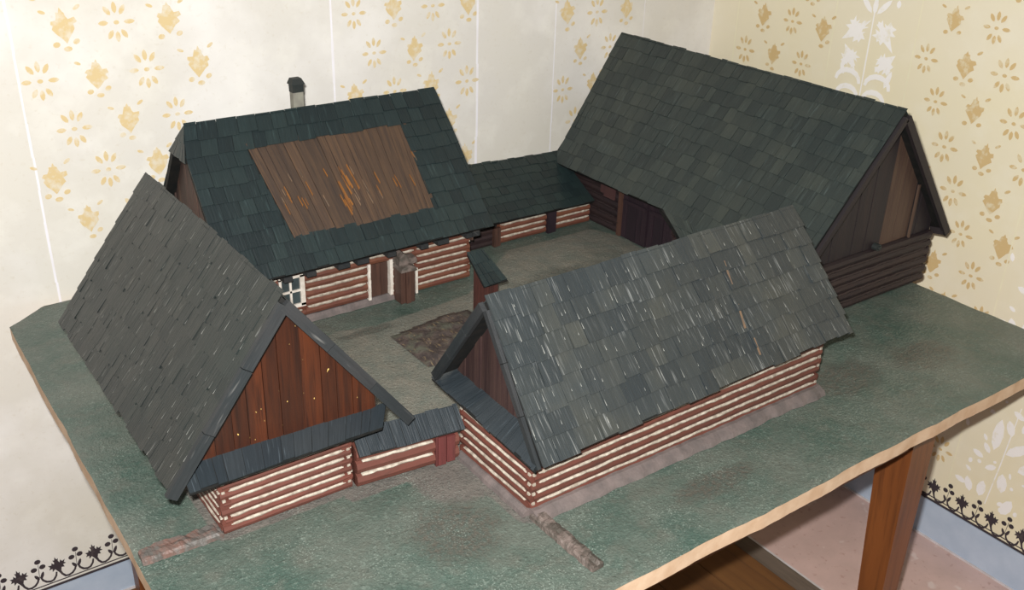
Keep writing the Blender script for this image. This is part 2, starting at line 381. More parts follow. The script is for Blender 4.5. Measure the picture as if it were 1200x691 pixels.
o=mb.build('floor',[M['floorwood'],M['floorgrey'],M['seam'],M['pink']]); o['kind']='structure'

# ------------------------------------------------------------------ table
T=thing('table','varnished brown wooden table with tapered legs carrying the painted model board','table',(.95,1.33,FL))
bz=-.028                                   # underside of the board
mb=MB(); mb.box((.345,.765,bz-.022),(1.575,1.885,bz-.0005)); mb.build('table_top',M['table'],T)
for a,b in (((.37,.784,-.125),(1.55,.802,bz-.022)),((.37,1.85,-.125),(1.55,1.868,bz-.022)),((.372,.80,-.125),(.39,1.85,bz-.022)),((1.525,.80,-.125),(1.543,1.85,bz-.022))):
    mb=MB(); mb.box(a,b); mb.build('apron',M['table'],T)
def leg(xo,yo,sx,sy):
    """tapered square leg; (xo,yo) its outer top corner, sx sy point inwards"""
    mb=MB(); t,b=.073,.040; z1,z0=bz-.022,FL
    def ring(w,z,sh): return [(xo+sx*(sh),yo+sy*sh,z),(xo+sx*(sh+w),yo+sy*sh,z),(xo+sx*(sh+w),yo+sy*(sh+w),z),(xo+sx*sh,yo+sy*(sh+w),z)]
    lo=ring(b,z0,0.0); hi=ring(t,z1,0)
    if sx*sy<0: lo=lo[::-1]; hi=hi[::-1]
    uv=[(0,0),(.073,0),(0,0),(.073,0),(0,.7),(.073,.7),(0,.7),(.073,.7)]
    mb.hexa(lo+hi,0,uv); mb.build('leg',M['table'],T)
leg(1.556,.779,-1,1); leg(.365,.779,1,1); leg(1.556,1.875,-1,-1); leg(.365,1.875,1,-1)

# ------------------------------------------------------------------ board with painted ground
def sstep(a,b,x):
    t=min(1,max(0,(x-a)/(b-a))); return t*t*(3-2*t)
def rect_d(x,y,r):                          # distance outside a rectangle
    dx=max(r[0]-x,0,x-r[2]); dy=max(r[1]-y,0,y-r[3]); return math.hypot(dx,dy)
HOUSES=[(.338,1.09,.523,1.56),(.71,.90,1.319,1.066),(.57,1.60,1.06,1.86),(1.5,1.067,1.886,1.83),(1.2,1.71,1.5,1.88),(.523,1.07,.71,1.085)]
from mathutils import noise as mn
FOOT=HOUSES+[(.69,.868,1.335,1.075),(1.09,1.695,1.5,1.90),(.55,1.588,.93,1.61),(.52,1.06,.712,1.10),(.699,.748,.726,.90),(.220,1.08,.34,1.116),(.795,1.312,.99,1.482),(.982,1.416,1.02,1.458),(.884,1.555,.935,1.60)]
def hgt(x,y):
    k=sstep(.012,.034,min(rect_d(x,y,r) for r in FOOT))
    return (.0016*mn.noise((x*14,y*14,1.3))+.0011*mn.noise((x*40,y*40,4.1)))*k-.0008*(1-k)
def inpoly(x,y,P):
    c=False; j=len(P)-1
    for i in range(len(P)):
        if (P[i][1]>y)!=(P[j][1]>y) and x<(P[j][0]-P[i][0])*(y-P[i][1])/(P[j][1]-P[i][1])+P[i][0]: c=not c
        j=i
    return c
def pdist(x,y,P):
    best=9
    for i in range(len(P)):
        ax,ay=P[i-1]; bx,by=P[i]; dx,dy=bx-ax,by-ay
        t=max(0,min(1,((x-ax)*dx+(y-ay)*dy)/(dx*dx+dy*dy))); best=min(best,math.hypot(x-ax-t*dx,y-ay-t*dy))
    return best if inpoly(x,y,P) else -best
YARD=[(.53,1.10),(.70,1.10),(.98,1.10),(1.49,1.10),(1.49,1.62),(1.46,1.67),(1.22,1.67),(1.13,1.60),(1.02,1.53),(.80,1.51),(.73,1.53),(.64,1.50),(.54,1.45)]
# outline of the sawn board, anticlockwise, then made wavy
OUT=[(.218,.711),(1.866,.711),(1.868,1.935),(.347,1.934),(.300,1.924),(.288,1.918),(.225,1.873)]
def outline():
    pts=[]
    for i in range(len(OUT)):
        a=OUT[i]; b=OUT[(i+1)%len(OUT)]; L=math.hypot(b[0]-a[0],b[1]-a[1]); n=max(1,int(L/.012))
        for k in range(n):
            t=k/n; x=a[0]+(b[0]-a[0])*t; y=a[1]+(b[1]-a[1])*t
            w=.0035*mn.noise((x*11,y*11,7.7))+.0009*mn.noise((x*38,y*38,2.7))+.0006*mn.noise((x*110,y*110,2.7))
            nx,ny=(b[1]-a[1])/L,-(b[0]-a[0])/L
            pts.append((x+nx*w,y+ny*w))
    return pts
op=outline()
mb=MB(); NX,NY=220,166; xa,xb,ya,yb=.226,1.860,.7185,1.928
cols=[]
vid=lambda i,j: j*(NX+1)+i
vs=[]
for j in range(NY+1):
    for i in range(NX+1):
        x=xa+(xb-xa)*i/NX; y=ya+(yb-ya)*j/NY
        # clip the back-left corner
        if y-1.873>(x-.229)*.80+.0 and y>1.868: y=max(1.866,1.873+(x-.229)*.80)
        vs.append((x,y,hgt(x,y)))
fs=[]
for j in range(NY):
    for i in range(NX):
        fs.append((vid(i,j),vid(i+1,j),vid(i+1,j+1),vid(i,j+1)))
mb.add(vs,fs,0,None,True)
ng=len(vs)
# skirt joining the grid's rim to the wavy sawn outline, the sawn edge, the underside
rim=[vid(i,0) for i in range(NX+1)]+[vid(NX,j) for j in range(1,NY+1)]+[vid(i,NY) for i in range(NX-1,-1,-1)]+[vid(0,j) for j in range(NY-1,0,-1)]
n=len(op); off=len(mb.v)
top=[(x,y,-.0012+.0012*mn.noise((x*30,y*30,9))) for x,y in op]
bot=[(x+.0,y,-.0275) for x,y in op]
mb.v+=top+bot+[(x,y,z-.0002) for x,y,z in top]
def near(p): return min(range(len(rim)),key=lambda k:(vs[rim[k]][0]-p[0])**2+(vs[rim[k]][1]-p[1])**2)
nr=[near(p) for p in op]
for k in range(n):
    k2=(k+1)%n; a,b=nr[k],nr[k2]; L=len(rim); steps=(b-a)%L
    if steps>L//2: steps=0
    chain=[rim[(a+s)%L] for s in range(steps,-1,-1)]
    mb.f.append([off+k,off+k2]+chain); mb.m.append(0); mb.sm.append(True); mb.uv.append([(0,0)]*(2+len(chain)))
    mb.f.append([off+2*n+k2,off+2*n+k,off+n+k,off+n+k2]); mb.m.append(1); mb.sm.append(True); mb.uv.append([(0,0)]*4)
mb.f.append([len(mb.v)+k for k in range(n)][::-1]); mb.v+=bot; mb.m.append(1); mb.sm.append(False); mb.uv.append([(0,0)]*n)
board=mb.build('display_board',[M['ground'],M['edge']],None,(1.04,1.32,0))
tag(board,'large wooden board with a sawn edge painted as green ground, carrying the model farm','model board')
ca=board.data.color_attributes.new('zone','FLOAT_COLOR','POINT')
for i,p in enumerate(mb.v):
    x,y=p[0],p[1]
    d=pdist(x,y,YARD); yard=sstep(-.025,.025,d)
    e=0
    for r,wd in ((HOUSES[1],.036),((.523,1.07,.71,1.085),.020),(HOUSES[0],.020)): e=max(e,1-sstep(wd*.45,wd,rect_d(x,y,r)))
    e=max(e,.8*(1-sstep(.03,.09,rect_d(x,y,(.66,1.02,.74,1.06)))))
    br=0
    for bx,by,rx,ry in ((1.40,.89,.14,.07),(.60,.92,.10,.10),(1.25,1.45,.24,.13),(.98,.80,.12,.04),(1.60,.86,.12,.07),(.78,1.50,.10,.02)):
        br=max(br,1-sstep(.3,1.,math.hypot((x-bx)/rx,(y-by)/ry)))
    ca.data[i].color=(yard,e,br,1)

# ------------------------------------------------------------------ building kit
def V(p): return Vector(p)
def bil(TL,TR,BL,BR,u,v): return (BL*(1-u)+BR*u)*(1-v)+(TL*(1-u)+TR*u)*v
def slope(mb,TL,TR,BL,BR,rows,wr,th=.0016,lift=.0022,skip=None,sliv=0,jit=.0016,ridge_over=.004,slab=.010,mat=0,smat=1,eave_over=.0):
    """one roof slope: a slab and courses of separate overlapping shingles. corners as seen from outside; v runs eave (0) to ridge (1)"""
    TL,TR,BL,BR=V(TL),V(TR),V(BL),V(BR)
    n=(BR-BL).cross(TL-BL).normalized(); 
    d=-n*slab; e=-n*.0012
    dz=Vector((0,0,-slab/max(n.z,.3))); mb.hexa([BL+d,BR+d,TR+dz,TL+dz,BL+e,BR+e,TR+e,TL+e],smat)
    SL=((TL-BL).length+(TR-BR).length)/2
    for r in range(rows):
        v0=r/rows; v1=min((r+1.35)/rows, 1+ridge_over/SL)
        L=(bil(TL,TR,BL,BR,1,v0)-bil(TL,TR,BL,BR,0,v0)).length
        u=-random.uniform(0,wr[0])/L*.3
        wob=random.uniform(0,6)
        while u<1:
            w=random.uniform(*wr)/L; ua=max(u,-.002); ub=min(u+w,1+.002); u+=w
            if ub-ua<.003/L: continue
            if 1-ub<.006/L and ub<1: ub=1.0; u=1.0
            segs=[(ua,ub)]
            if skip: segs=skip(ua,ub,v0,(r+1)/rows)
            for a,b in segs:
                if b-a<.0015/L: continue
                g=.00035/L
                a2,b2=a+g,b-g
                j0=(random.uniform(-jit,jit)+.0012*math.sin(wob+a*L*60))/SL; j1=j0+random.uniform(-.0008,.0008)/SL
                lf=lift*random.uniform(.8,1.35); tl=random.uniform(-.0004,.0005)
                tw=random.uniform(0,.003)/SL if r==rows-1 else 0
                A=bil(TL,TR,BL,BR,a2,v0+j0-eave_over/SL)+n*(lf+tl); B=bil(TL,TR,BL,BR,b2,v0+j1-eave_over/SL)+n*(lf-tl)
                Cc=bil(TL,TR,BL,BR,b2,v1+tw)+n*.0004; D=bil(TL,TR,BL,BR,a2,v1+tw)+n*.0004
                t=-n*th
                ou,ov=random.uniform(0,3),random.uniform(0,3)
                w_=(b2-a2)*L; h_=(v1-v0)*SL
                uv=[(ou,ov),(ou+w_,ov),(ou+w_,ov+h_),(ou,ov+h_)]*2
                mb.hexa([A+t,B+t,Cc+t*.3,D+t*.3,A,B,Cc,D],mat,uv)
                k=sliv
                while k>0:
                    if random.random()<k:            # a pale raw edge or scored line running up the shingle
                        q=0 if random.random()<.55 else random.uniform(.1,.9); ww=random.uniform(.0006,.0014)/max(w_,.004)
                        f0=random.uniform(0,.5); f1=min(1,f0+random.uniform(.2,.6))*.72
                        lo=lambda f,x: (A*(1-x)+B*x)*(1-f)+(D*(1-x)+Cc*x)*f
                        if f1>f0+.05:
                            q2=min(1,q+ww); S=[lo(f0,q),lo(f0,q2),lo(f1,(q+q2)/2+.2*ww),lo(f1,(q+q2)/2)]
                            mb.add([x+n*.00025 for x in S],[(0,1,2,3)],2)
                    k-=1
    return n
def log_wall(parent,p0,p1,z0,z1,n,out,mats,gap=.40,thick=.010,ends=(.005,.005),name='log_wall',trim=.006,phase=0,chink=True):
    """stacked logs from p0 to p1 bulging towards 'out', with a wavy strip of chinking in every joint"""
    p0=Vector((*p0,0)); p1=Vector((*p1,0)); o=Vector((*out,0)).normalized(); L=(p1-p0).length; ax=(p1-p0)/L
    h=(z1-z0)/n; mb=MB(); seg=max(6,int(L/.018))
    Z=Vector((0,0,1))
    for i in range(n):
        a=-ends[0] if (i+phase)%2==0 else -.0; b=L+ends[1] if (i+phase)%2==0 else L
        zc=z0+h*(i+.5); prof=[(-thick,-.5),(0,-.5),(.30,-.36),(.42,0),(.30,.36),(0,.5),(-thick,.5)]
        vs=[];uv=[];ou=random.uniform(0,5)
        for k in range(seg+1):
            t=a+(b-a)*k/seg; dz=.0007*mn.noise((t*40,i*3.1,p0.x*9)); do=.0006*mn.noise((t*55,i*5.3,p0.y*7))
            for q,(po,pz) in enumerate(prof):
                oo=po*h+do if po>=0 else po
                vs.append(p0+ax*t+o*oo+Z*(zc+pz*h*.98+dz)); uv.append((ou+pz*h,t))
        m=len(prof); fs=[]
        for k in range(seg):
            for q in range(m):
                q2=(q+1)%m; fs.append((k*m+q,(k+1)*m+q,(k+1)*m+q2,k*m+q2))
        fs.append(tuple(range(m))); fs.append(tuple(range(seg*m,seg*m+m))[::-1])
        mb.add(vs,fs,0,uv,False)
    if chink:
        for i in range(1,n):
            zc=z0+h*i; vs=[]; sg=max(10,int(L/.009)); ph=random.uniform(0,50)
            a,b=trim+random.uniform(0,.003),L-trim-random.uniform(0,.003)
            for k in range(sg+1):
                t=a+(b-a)*k/sg; ww=h*gap*(.5+.16*mn.noise((t*70,ph,1)))*(.35 if k in(0,sg) else 1); dz=.0012*mn.noise((t*32,ph,5)); bo=.34+.1*mn.noise((t*80,ph,9))
                for po,pz in ((-.1,-1),(bo,-.75),(bo+.08,0),(bo,.75),(-.1,1)):
                    vs.append(p0+ax*t+o*po*h+Z*(zc+dz+pz*ww))
            fs=[]
            for k in range(sg):
                for q in range(4): fs.append((k*5+q,(k+1)*5+q,(k+1)*5+q+1,k*5+q+1))
            fs+= [tuple(range(5)),tuple(range(sg*5,sg*5+5))[::-1]]
            mb.add(vs,fs,1,None,False)
        # dabs on the corner log ends
        for i in range(1,n):
            for t,sg in ((-ends[0]+.001,1),(L+ends[1]-.001,-1)):
                if ends[0 if sg>0 else 1]<=0 or random.random()<.35: continue
                c=p0+ax*(t+sg*.0035)+o*(.34*h)+Z*(z0+h*i); ww=h*.13
                mb.hexa([c-ax*.0022-Z*ww-o*.002,c+ax*.0022-Z*ww-o*.002,c+ax*.0022-Z*ww+o*.0012,c-ax*.0022-Z*ww+o*.0012,
                         c-ax*.0022+Z*ww-o*.002,c+ax*.0022+Z*ww-o*.002,c+ax*.0022+Z*ww+o*.0012,c-ax*.0022+Z*ww+o*.0012],1)
    return mb.build(name,mats,parent)
def planks(mb,org,ax,out,u0,u1,zb,zt,wr,th=.004,mat=0,brk=(),lap=.0006,matf=None):
    """vertical boards from u0 to u1 along ax, bottom zb(u), top zt(u); brk: u values where zt kinks"""
    org=V(org); ax=V(ax).normalized(); o=V(out).normalized(); Z=Vector((0,0,1)); u=u0; k=0
    while u<u1-1e-5:
        w=random.uniform(*wr); b=min(u+w,u1)
        if u1-b<.004: b=u1
        a=u+.0004; bb=b-.0004; ks=[q for q in brk if a<q<bb]
        us=[a]+ks+[bb]
        pts=[org+ax*a+Z*zb(a),org+ax*bb+Z*zb(bb)]+[org+ax*q+Z*max(zb(q)+.0006,zt(q)) for q in us[::-1]]
        ou=random.uniform(0,4); d=o*(random.uniform(-lap,lap))
        uv=[(ou+(p-org).dot(ax),p.z) for p in pts]
        mb.prism([p+d for p in pts],-o*th,(matf(k,(a+bb)/2) if matf else mat),uv); u=b; k+=1
def bar(mb,a,b,w,h,up=(0,0,1),mat=0):
    a,b=V(a),V(b); d=(b-a).normalized(); s=d.cross(V(up)).normalized(); t=s.cross(d).normalized()
    L=(b-a).length; r=random.uniform(0,4)
    vs=[a-s*w/2-t*h/2,a+s*w/2-t*h/2,a+s*w/2+t*h/2,a-s*w/2+t*h/2,b-s*w/2-t*h/2,b+s*w/2-t*h/2,b+s*w/2+t*h/2,b-s*w/2+t*h/2]
    uv=[(r,0),(r+w,0),(r+w+h,0),(r+h,0),(r,L),(r+w,L),(r+w+h,L),(r+h,L)]
    mb.hexa(vs,mat,uv)
LOG=[M['log'],M['chink']]

# ------------------------------------------------------------------ left barn (gable with orange boards)
B=thing('model_barn','left model barn with steep grey shingle roof and orange-brown boarded gable','model building',(.43,1.33,.0))
xr=.431
mb=MB(); slope(mb,(xr,1.587,.347),(xr,1.058,.349),(.267,1.60,.119),(.266,1.058,.120),9,(.010,.030),lift=.0022,jit=.0034,sliv=.55); mb.build('roof_slope',[M['roof_left'],M['black'],M['raw']],B)
mb=MB(); slope(mb,(xr,1.058,.349),(xr,1.587,.347),(.608,1.058,.113),(.608,1.495,.115),9,(.012,.030),lift=.0019,jit=.0026,ridge_over=0); mb.build('roof_slope',[M['roof_left'],M['black']],B)
for sx,ez in ((-1,.108),(1,.100)):
    mb=MB(); y=1.0535
    a=Vector((xr,y,.338)); b=Vector((xr+(-.168 if sx<0 else .177),y,ez+.005))
    segs=3
    for k in range(segs):
        p=a.lerp(b,k/segs); q=a.lerp(b,(k+1)/segs-.004); j=random.uniform(-.001,.001)
        bar(mb,p+Vector((0,j,0)),q+Vector((0,j,0)),.008,.0155,up=(0,0,1))
    mb.build('bargeboard',M['verge'],B)
mb=MB(); zt=lambda u:(.334-1.36*abs(u)); planks(mb,(xr,1.088,0),(1,0,0),(0,-1,0),-.140,.140,lambda u:.112-.02*u,zt,(.020,.032),brk=(0.,)); mb.build('gable_boarding',M['gable_left'],B)
mb=MB(); planks(mb,(xr,1.56,0),(-1,0,0),(0,1,0),-.095,.140,lambda u:.09,zt,(.022,.034),brk=(0.,)); mb.build('gable_boarding',M['gable_left'],B)
mb=MB(); slope(mb,(.290,1.089,.130),(.588,1.089,.122),(.286,1.049,.113),(.560,1.049,.112),1,(.012,.026),lift=.003,jit=.002,slab=.004,ridge_over=0); mb.build('pent_roof',[M['roof_slate'],M['black']],B)
log_wall(B,(.338,1.09),(.523,1.09),.0012,.112,8,(0,-1),LOG,gap=.46,ends=(.004,.004))
log_wall(B,(.338,1.56),(.338,1.09),.0012,.112,8,(-1,0),LOG,gap=.36,phase=1)
log_wall(B,(.523,1.09),(.523,1.56),.0012,.112,8,(1,0),LOG,gap=.40,phase=1)
log_wall(B,(.523,1.56),(.338,1.56),.0,.108,7,(0,1),LOG,gap=.40)
mb=MB(); mb.box((.345,1.097,.0),(.516,1.553,.105)); mb.build('light_block_core',M['black'],B)  # unseen core inside the walls, there to block light leaks

# ------------------------------------------------------------------ gate wall between the two front barns
G=thing('model_gateway','low red-brown log wall with shingle coping between left barn and front barn','model wall',(.616,1.077,0))
log_wall(G,(.5325,1.077),(.660,1.077),.0012,.068,3,(0,-1),LOG,gap=.30,ends=(0,0))
log_wall(G,(.689,1.077),(.697,1.077),.0012,.068,3,(0,-1),LOG,gap=.30,ends=(0,0),chink=False)
log_wall(G,(.697,1.090),(.5325,1.090),.0012,.068,3,(0,1),LOG,gap=.30,ends=(0,0))
mb=MB(); mb.box((.658,1.069,.052),(.692,1.090,.068)); mb.build('lintel',M['log'],G)
mb=MB(); slope(mb,(.533,1.086,.090),(.701,1.086,.086),(.533,1.058,.063),(.701,1.060,.058),1,(.014,.024),lift=.003,jit=.0012,slab=.003,ridge_over=.001)
slope(mb,(.701,1.086,.086),(.533,1.086,.090),(.701,1.103,.066),(.533,1.103,.068),1,(.014,.024),lift=.003,jit=.0012,slab=.003,ridge_over=0)
mb.build('coping_roof',[M['roof_slate'],M['black']],G)
mb=MB()
mb.box((.6605,1.066,.001),(.6735,1.072,.051)); mb.box((.6745,1.065,.004),(.688,1.071,.050)); mb.box((.657,1.067,.0),(.660,1.073,.053))
d=mb.build('door',M['reddoor'],G); d['label']='small red-stained plank door'; G.rotation_euler=(0,0,-.105)

# ------------------------------------------------------------------ front barn
B=thing('model_barn','long front model barn with blue-grey shingle roof over white-striped red log walls','model building',(1.01,.983,0))
yr=.982
SPL=[((1.110,.895,.180),(1.113,.917,.212),.0020),((1.113,.935,.238),(1.114,.957,.270),.0018),((1.122,.868,.142),(1.122,.884,.165),.0016)]
mb=MB(); slope(mb,(.686,yr,.306),(1.306,.984,.312),(.690,.850,.115),(1.342,.858,.126),7,(.024,.046),lift=.0050,jit=.0026,th=.0034,sliv=1.3)
nf=Vector((0,-.191,.132)).normalized()*1.; nf=Vector((0,-.82,.57))
for (xa,ya,za),(xb_,yb_,zb_),w in SPL:
    a,b=Vector((xa,ya,za)),Vector((xb_,yb_,zb_)); sd=Vector((w,0,0))
    mb.hexa([a+nf*.004,a+sd+nf*.004,b+sd*.4+nf*.003,b+nf*.003,a+nf*.0068,a+sd+nf*.0068,b+sd*.4+nf*.0058,b+nf*.0058],3)
mb.build('roof_slope',[M['roof_front'],M['black'],M['raw'],M['baret']],B)
mb=MB(); slope(mb,(1.306,.984,.312),(.686,yr,.306),(1.338,1.112,.142),(.686,1.110,.137),7,(.024,.046),lift=.0028,jit=.0020,ridge_over=0,th=.0022); mb.build('roof_slope',[M['roof_front'],M['black']],B)
mb=MB()
for k in range(3):
    a=Vector((.6825,yr+.003,.296)).lerp(Vector((.6825,1.108,.127)),k/3); b=Vector((.6825,yr+.003,.296)).lerp(Vector((.6825,1.108,.127)),(k+1)/3-.004)
    bar(mb,a,b,.008,.014,up=(0,0,1))
mb.build('bargeboard',M['verge'],B)
mb=MB()
for k in range(3):
    a=Vector((.6835,yr-.003,.292)).lerp(Vector((.686,.855,.107)),k/3); b=Vector((.6835,yr-.003,.292)).lerp(Vector((.686,.855,.107)),(k+1)/3-.004)
    bar(mb,a,b,.006,.009,up=(0,0,1))
mb.build('bargeboard',M['verge'],B)
zt=lambda u:(.292-(1.44 if (u>0)==FR else 1.36)*abs(u))
mb=MB(); FR=True; planks(mb,(.716,yr,0),(0,-1,0),(-1,0,0),-.118,.118,lambda u:.115,zt,(.008,.016),brk=(0.,),lap=.001); mb.build('gable_boarding',M['gable_front'],B)
mb=MB(); FR=False; planks(mb,(1.312,yr,0),(0,1,0),(1,0,0),-.088,.095,lambda u:.116,zt,(.008,.016),brk=(0.,),lap=.001); mb.build('gable_boarding',M['gable_front'],B)
mb=MB(); slope(mb,(.717,1.108,.132),(.717,.872,.128),(.682,1.118,.118),(.679,.854,.108),1,(.013,.024),lift=.0035,jit=.0016,slab=.004,ridge_over=.0); mb.build('pent_roof',[M['roof_slate'],M['black']],B)
log_wall(B,(.710,.897),(1.319,.897),.0025,.117,7,(0,-1),LOG,gap=.42,ends=(.005,.004))
log_wall(B,(.710,1.068),(.710,.897),.0025,.117,7,(-1,0),LOG,gap=.44,phase=1)
log_wall(B,(1.319,.897),(1.319,1.068),.0025,.117,7,(1,0),LOG,gap=.42,phase=1)
log_wall(B,(1.319,1.068),(.710,1.068),.0025,.117,7,(0,1),LOG,gap=.42)
mb=MB(); mb.box((.718,.905,.004),(1.311,1.060,.115)); mb.build('light_block_core',M['black'],B)  # hidden filler that stops light leaking through the front barn
mb=MB()
def plinth(mb,a,b,out,wd,h):
    a,b=V((*a,0)),V((*b,0)); o=V((*out,0)); n=int((b-a).length/.012); vs=[]
    for k in range(n+1):
        p=a.lerp(b,k/n); w=wd*(1+.2*mn.noise((p.x*40,p.y*40,3))); hh=h*(1+.15*mn.noise((p.x*60,p.y*60,8)))
        vs+=[p+V((0,0,.0)),p+o*w+V((0,0,.0)),p+o*w*.85+V((0,0,hh*.55)),p+o*.35*w+V((0,0,hh)),p+V((0,0,hh))]
    fs=[(k*5+q,(k+1)*5+q,(k+1)*5+(q+1)%5,k*5+(q+1)%5) for k in range(n) for q in range(5)]
    fs+=[tuple(range(5)),tuple(range(n*5,n*5+5))[::-1]]
    mb.add(vs,fs,0,None,False)
plinth(mb,(.704,.893),(1.325,.893),(0,-1),.024,.0125)
plinth(mb,(.705,1.066),(.705,.893),(-1,0),.012,.0105)
mb.build('plinth',M['plinth'],B)

# ------------------------------------------------------------------ farmhouse
B=thing('model_farmhouse','model farmhouse with chimney and a bare brown patch in its dark roof','model building',(.81,1.73,0))
yr,zr=1.73,.372; ye,ze=1.545,.131
# bare patch in slope coordinates
EL,ER=.535,1.092
L0=ER-EL
def patch(ua,ub,v0,v1):
    v0*=.8; v1*=.8
    if v0<.19 or v0>=.80: return [(ua,ub)]
    vm=(v0+v1)/2
    uL=(.646+(.678-.646)*(1-vm-.16)/.62-EL)/L0; uR=(.978-EL)/L0
    out=[]
    if ua<uL: out.append((ua,min(ub,uL)))
    if ub>uR: out.append((max(ua,uR),ub))
    return out
mb=MB(); ym,zm=yr+(ye-yr)*.2,zr+(ze-zr)*.2
slope(mb,(EL,ym,zm),(1.0744,ym,zm),(EL,ye,ze),(ER,ye,ze),8,(.022,.040),lift=.0026,jit=.0010,skip=patch,th=.0020,ridge_over=.006)
slope(mb,(.548,yr,zr),(1.070,yr,zr-.001),(EL,ym,zm),(1.0744,ym,zm),2,(.022,.040),lift=.0026,jit=.0010,th=.0020); mb.build('roof_slope',[M['roof_farm'],M['black']],B)
mb=MB(); yb=yr+.037
slope(mb,(1.0744,yb,zm),(EL-.002,yb,zm),(ER,1.915,ze),(EL-.002,1.915,ze),8,(.022,.040),lift=.0022,jit=.0012,th=.0018)
slope(mb,(1.070,yr,zr-.001),(.548,yr,zr),(1.0744,yb,zm),(EL-.002,yb,zm),2,(.022,.040),lift=.0022,jit=.0012,ridge_over=0,th=.0018); mb.build('roof_slope',[M['roof_farm'],M['black']],B)
# bared boarding lying in the front slope
mb=MB(); nrm=Vector((0,-(zr-ze),(yr-ye))).normalized()
nrm=Vector((0,-.241,.185)).normalized()
u=0; widths=[]
while u<1: 
    w=random.uniform(.012,.03)/.33; widths.append((u,min(u+w,1))); u+=w
def sp(x,v):                                   # point on the front slope, v from ridge (0) to eave (1)
    return Vector((x,yr+(ye-yr)*v,zr+(ze-zr)*v))
for a,b in widths:
    va,vb=.165+random.uniform(-.004,.004),.795+random.uniform(-.006,.006)
    xa1,xb1=.646+.332*a,.646+.332*b; xa2,xb2=.680+.300*a,.680+.300*b
    t=nrm*random.uniform(.0004,.0016); ou=random.uniform(0,4)
    P=[sp(xa2+.0003,vb),sp(xb2-.0003,vb),sp(xb1-.0003,va),sp(xa1+.0003,va)]
    k=0
    uv=[(ou,0),(ou+xb2-xa2,0),(ou+xb1-xa1,.2),(ou,.2)]*2
    mb.hexa([p-nrm*.001 for p in P]+[p+t for p in P],k,uv)
bar(mb,sp(.647,.165)+nrm*.0015,sp(.679,.79)+nrm*.0015,.002,.002,up=nrm,mat=0)
for q in range(40):                            # splinters of brighter wood
    big=q<9
    xc=.80+random.gauss(0,.010) if big else random.uniform(.67,.97); v0=random.uniform(.36,.62); v1=v0+random.uniform(.05,.22 if big else .10)
    w=random.uniform(.0014,.0034) if big else random.uniform(.0006,.0014); t=nrm*.0026; dx=.05*(v1-v0)
    P=[sp(xc+dx,v1),sp(xc+dx+w,v1-.01),sp(xc+w*.6,v0),sp(xc,v0+.01)]
    mb.hexa([p+nrm*.0005 for p in P]+[p+t for p in P],1 if big or random.random()<.5 else 2)
bb=mb.build('roof_boarding',[M['bare'],M['bareor'],M['baret']],B); bb['label']='patch of bare brown boards where the shingles are missing'
# half hip
mb=MB(); slope(mb,(.548,yr+.002,zr),(.548,yr-.002,zr),(.530,1.772,.317),(.531,1.688,.318),2,(.012,.02),lift=.002,slab=.004,ridge_over=0); mb.build('half_hip',[M['roof_farm'],M['black']],B)
zt=lambda u: min(.318,(.362-1.30*abs(u)))
mb=MB(); planks(mb,(.552,yr,0),(0,-1,0),(-1,0,0),-.165,.165,lambda u:.10,zt,(.011,.020),brk=(-.034,.034),lap=.0018); mb.build('gable_boarding',M['gable_farm'],B)
mb=MB(); planks(mb,(1.058,yr,0),(0,1,0),(1,0,0),-.165,.165,lambda u:.10,lambda u:.362-1.30*abs(u),(.011,.020),brk=(0.,)); mb.build('gable_boarding',M['gable_farm'],B)
FLG=[M['logf'],M['chink']]
log_wall(B,(.697,1.60),(.829,1.60),.014,.118,6,(0,-1),FLG,gap=.42,ends=(0,0),trim=.002)
log_wall(B,(.556,1.60),(.645,1.60),.014,.118,6,(0,-1),FLG,gap=.42,ends=(.004,0),trim=.002)
log_wall(B,(.645,1.60),(.697,1.60),.100,.118,1,(0,-1),FLG,ends=(0,0),chink=False)
log_wall(B,(.645,1.60),(.697,1.60),.014,.042,2,(0,-1),FLG,ends=(0,0))
log_wall(B,(.829,1.60),(.884,1.60),.084,.118,2,(0,-1),FLG,gap=.42,ends=(0,0))
log_wall(B,(.880,1.60),(.937,1.60),.0012,.126,8,(0,-1),FLG,gap=.42,ends=(0,0),trim=.002)
log_wall(B,(.937,1.60),(1.066,1.60),.0012,.126,8,(0,-1),FLG,gap=.42,ends=(0,.003),trim=.003)
log_wall(B,(1.064,1.60),(1.064,1.86),.0012,.118,7,(1,0),FLG,gap=.42,phase=1)
log_wall(B,(.556,1.86),(.556,1.60),.0012,.118,7,(-1,0),FLG,gap=.42,phase=1)
log_wall(B,(1.064,1.86),(.556,1.86),.0012,.118,7,(0,1),FLG,gap=.42)
mb=MB(); mb.box((.565,1.612,.0),(1.055,1.852,.116)); mb.build('light_block_core',M['black'],B)  # hidden filler that stops light leaking through the farmhouse
mb=MB(); plinth(mb,(.556,1.6005),(.886,1.6005),(0,-1),.010,.013); mb.build('plinth',M['plinth'],B)
# window
mb=MB(); y=1.594
for a,b in (((.646,y,.040),(.651,y+.008,.100)),((.688,y,.038),(.697,y+.008,.101)),((.646,y,.036),(.697,y+.008,.043)),((.646,y,.097),(.697,y+.008,.102)),
            ((.667,y+.001,.043),(.671,y+.007,.097)),((.651,y+.001,.068),(.688,y+.007,.072))): mb.box(a,b)
wf=mb.build('window',M['white'],B); wf['label']='small white-framed window with four panes'
mb=MB(); mb.box((.650,1.598,.042),(.689,1.600,.098)); sub(mb,'window_pane',M['pane'],wf,B)
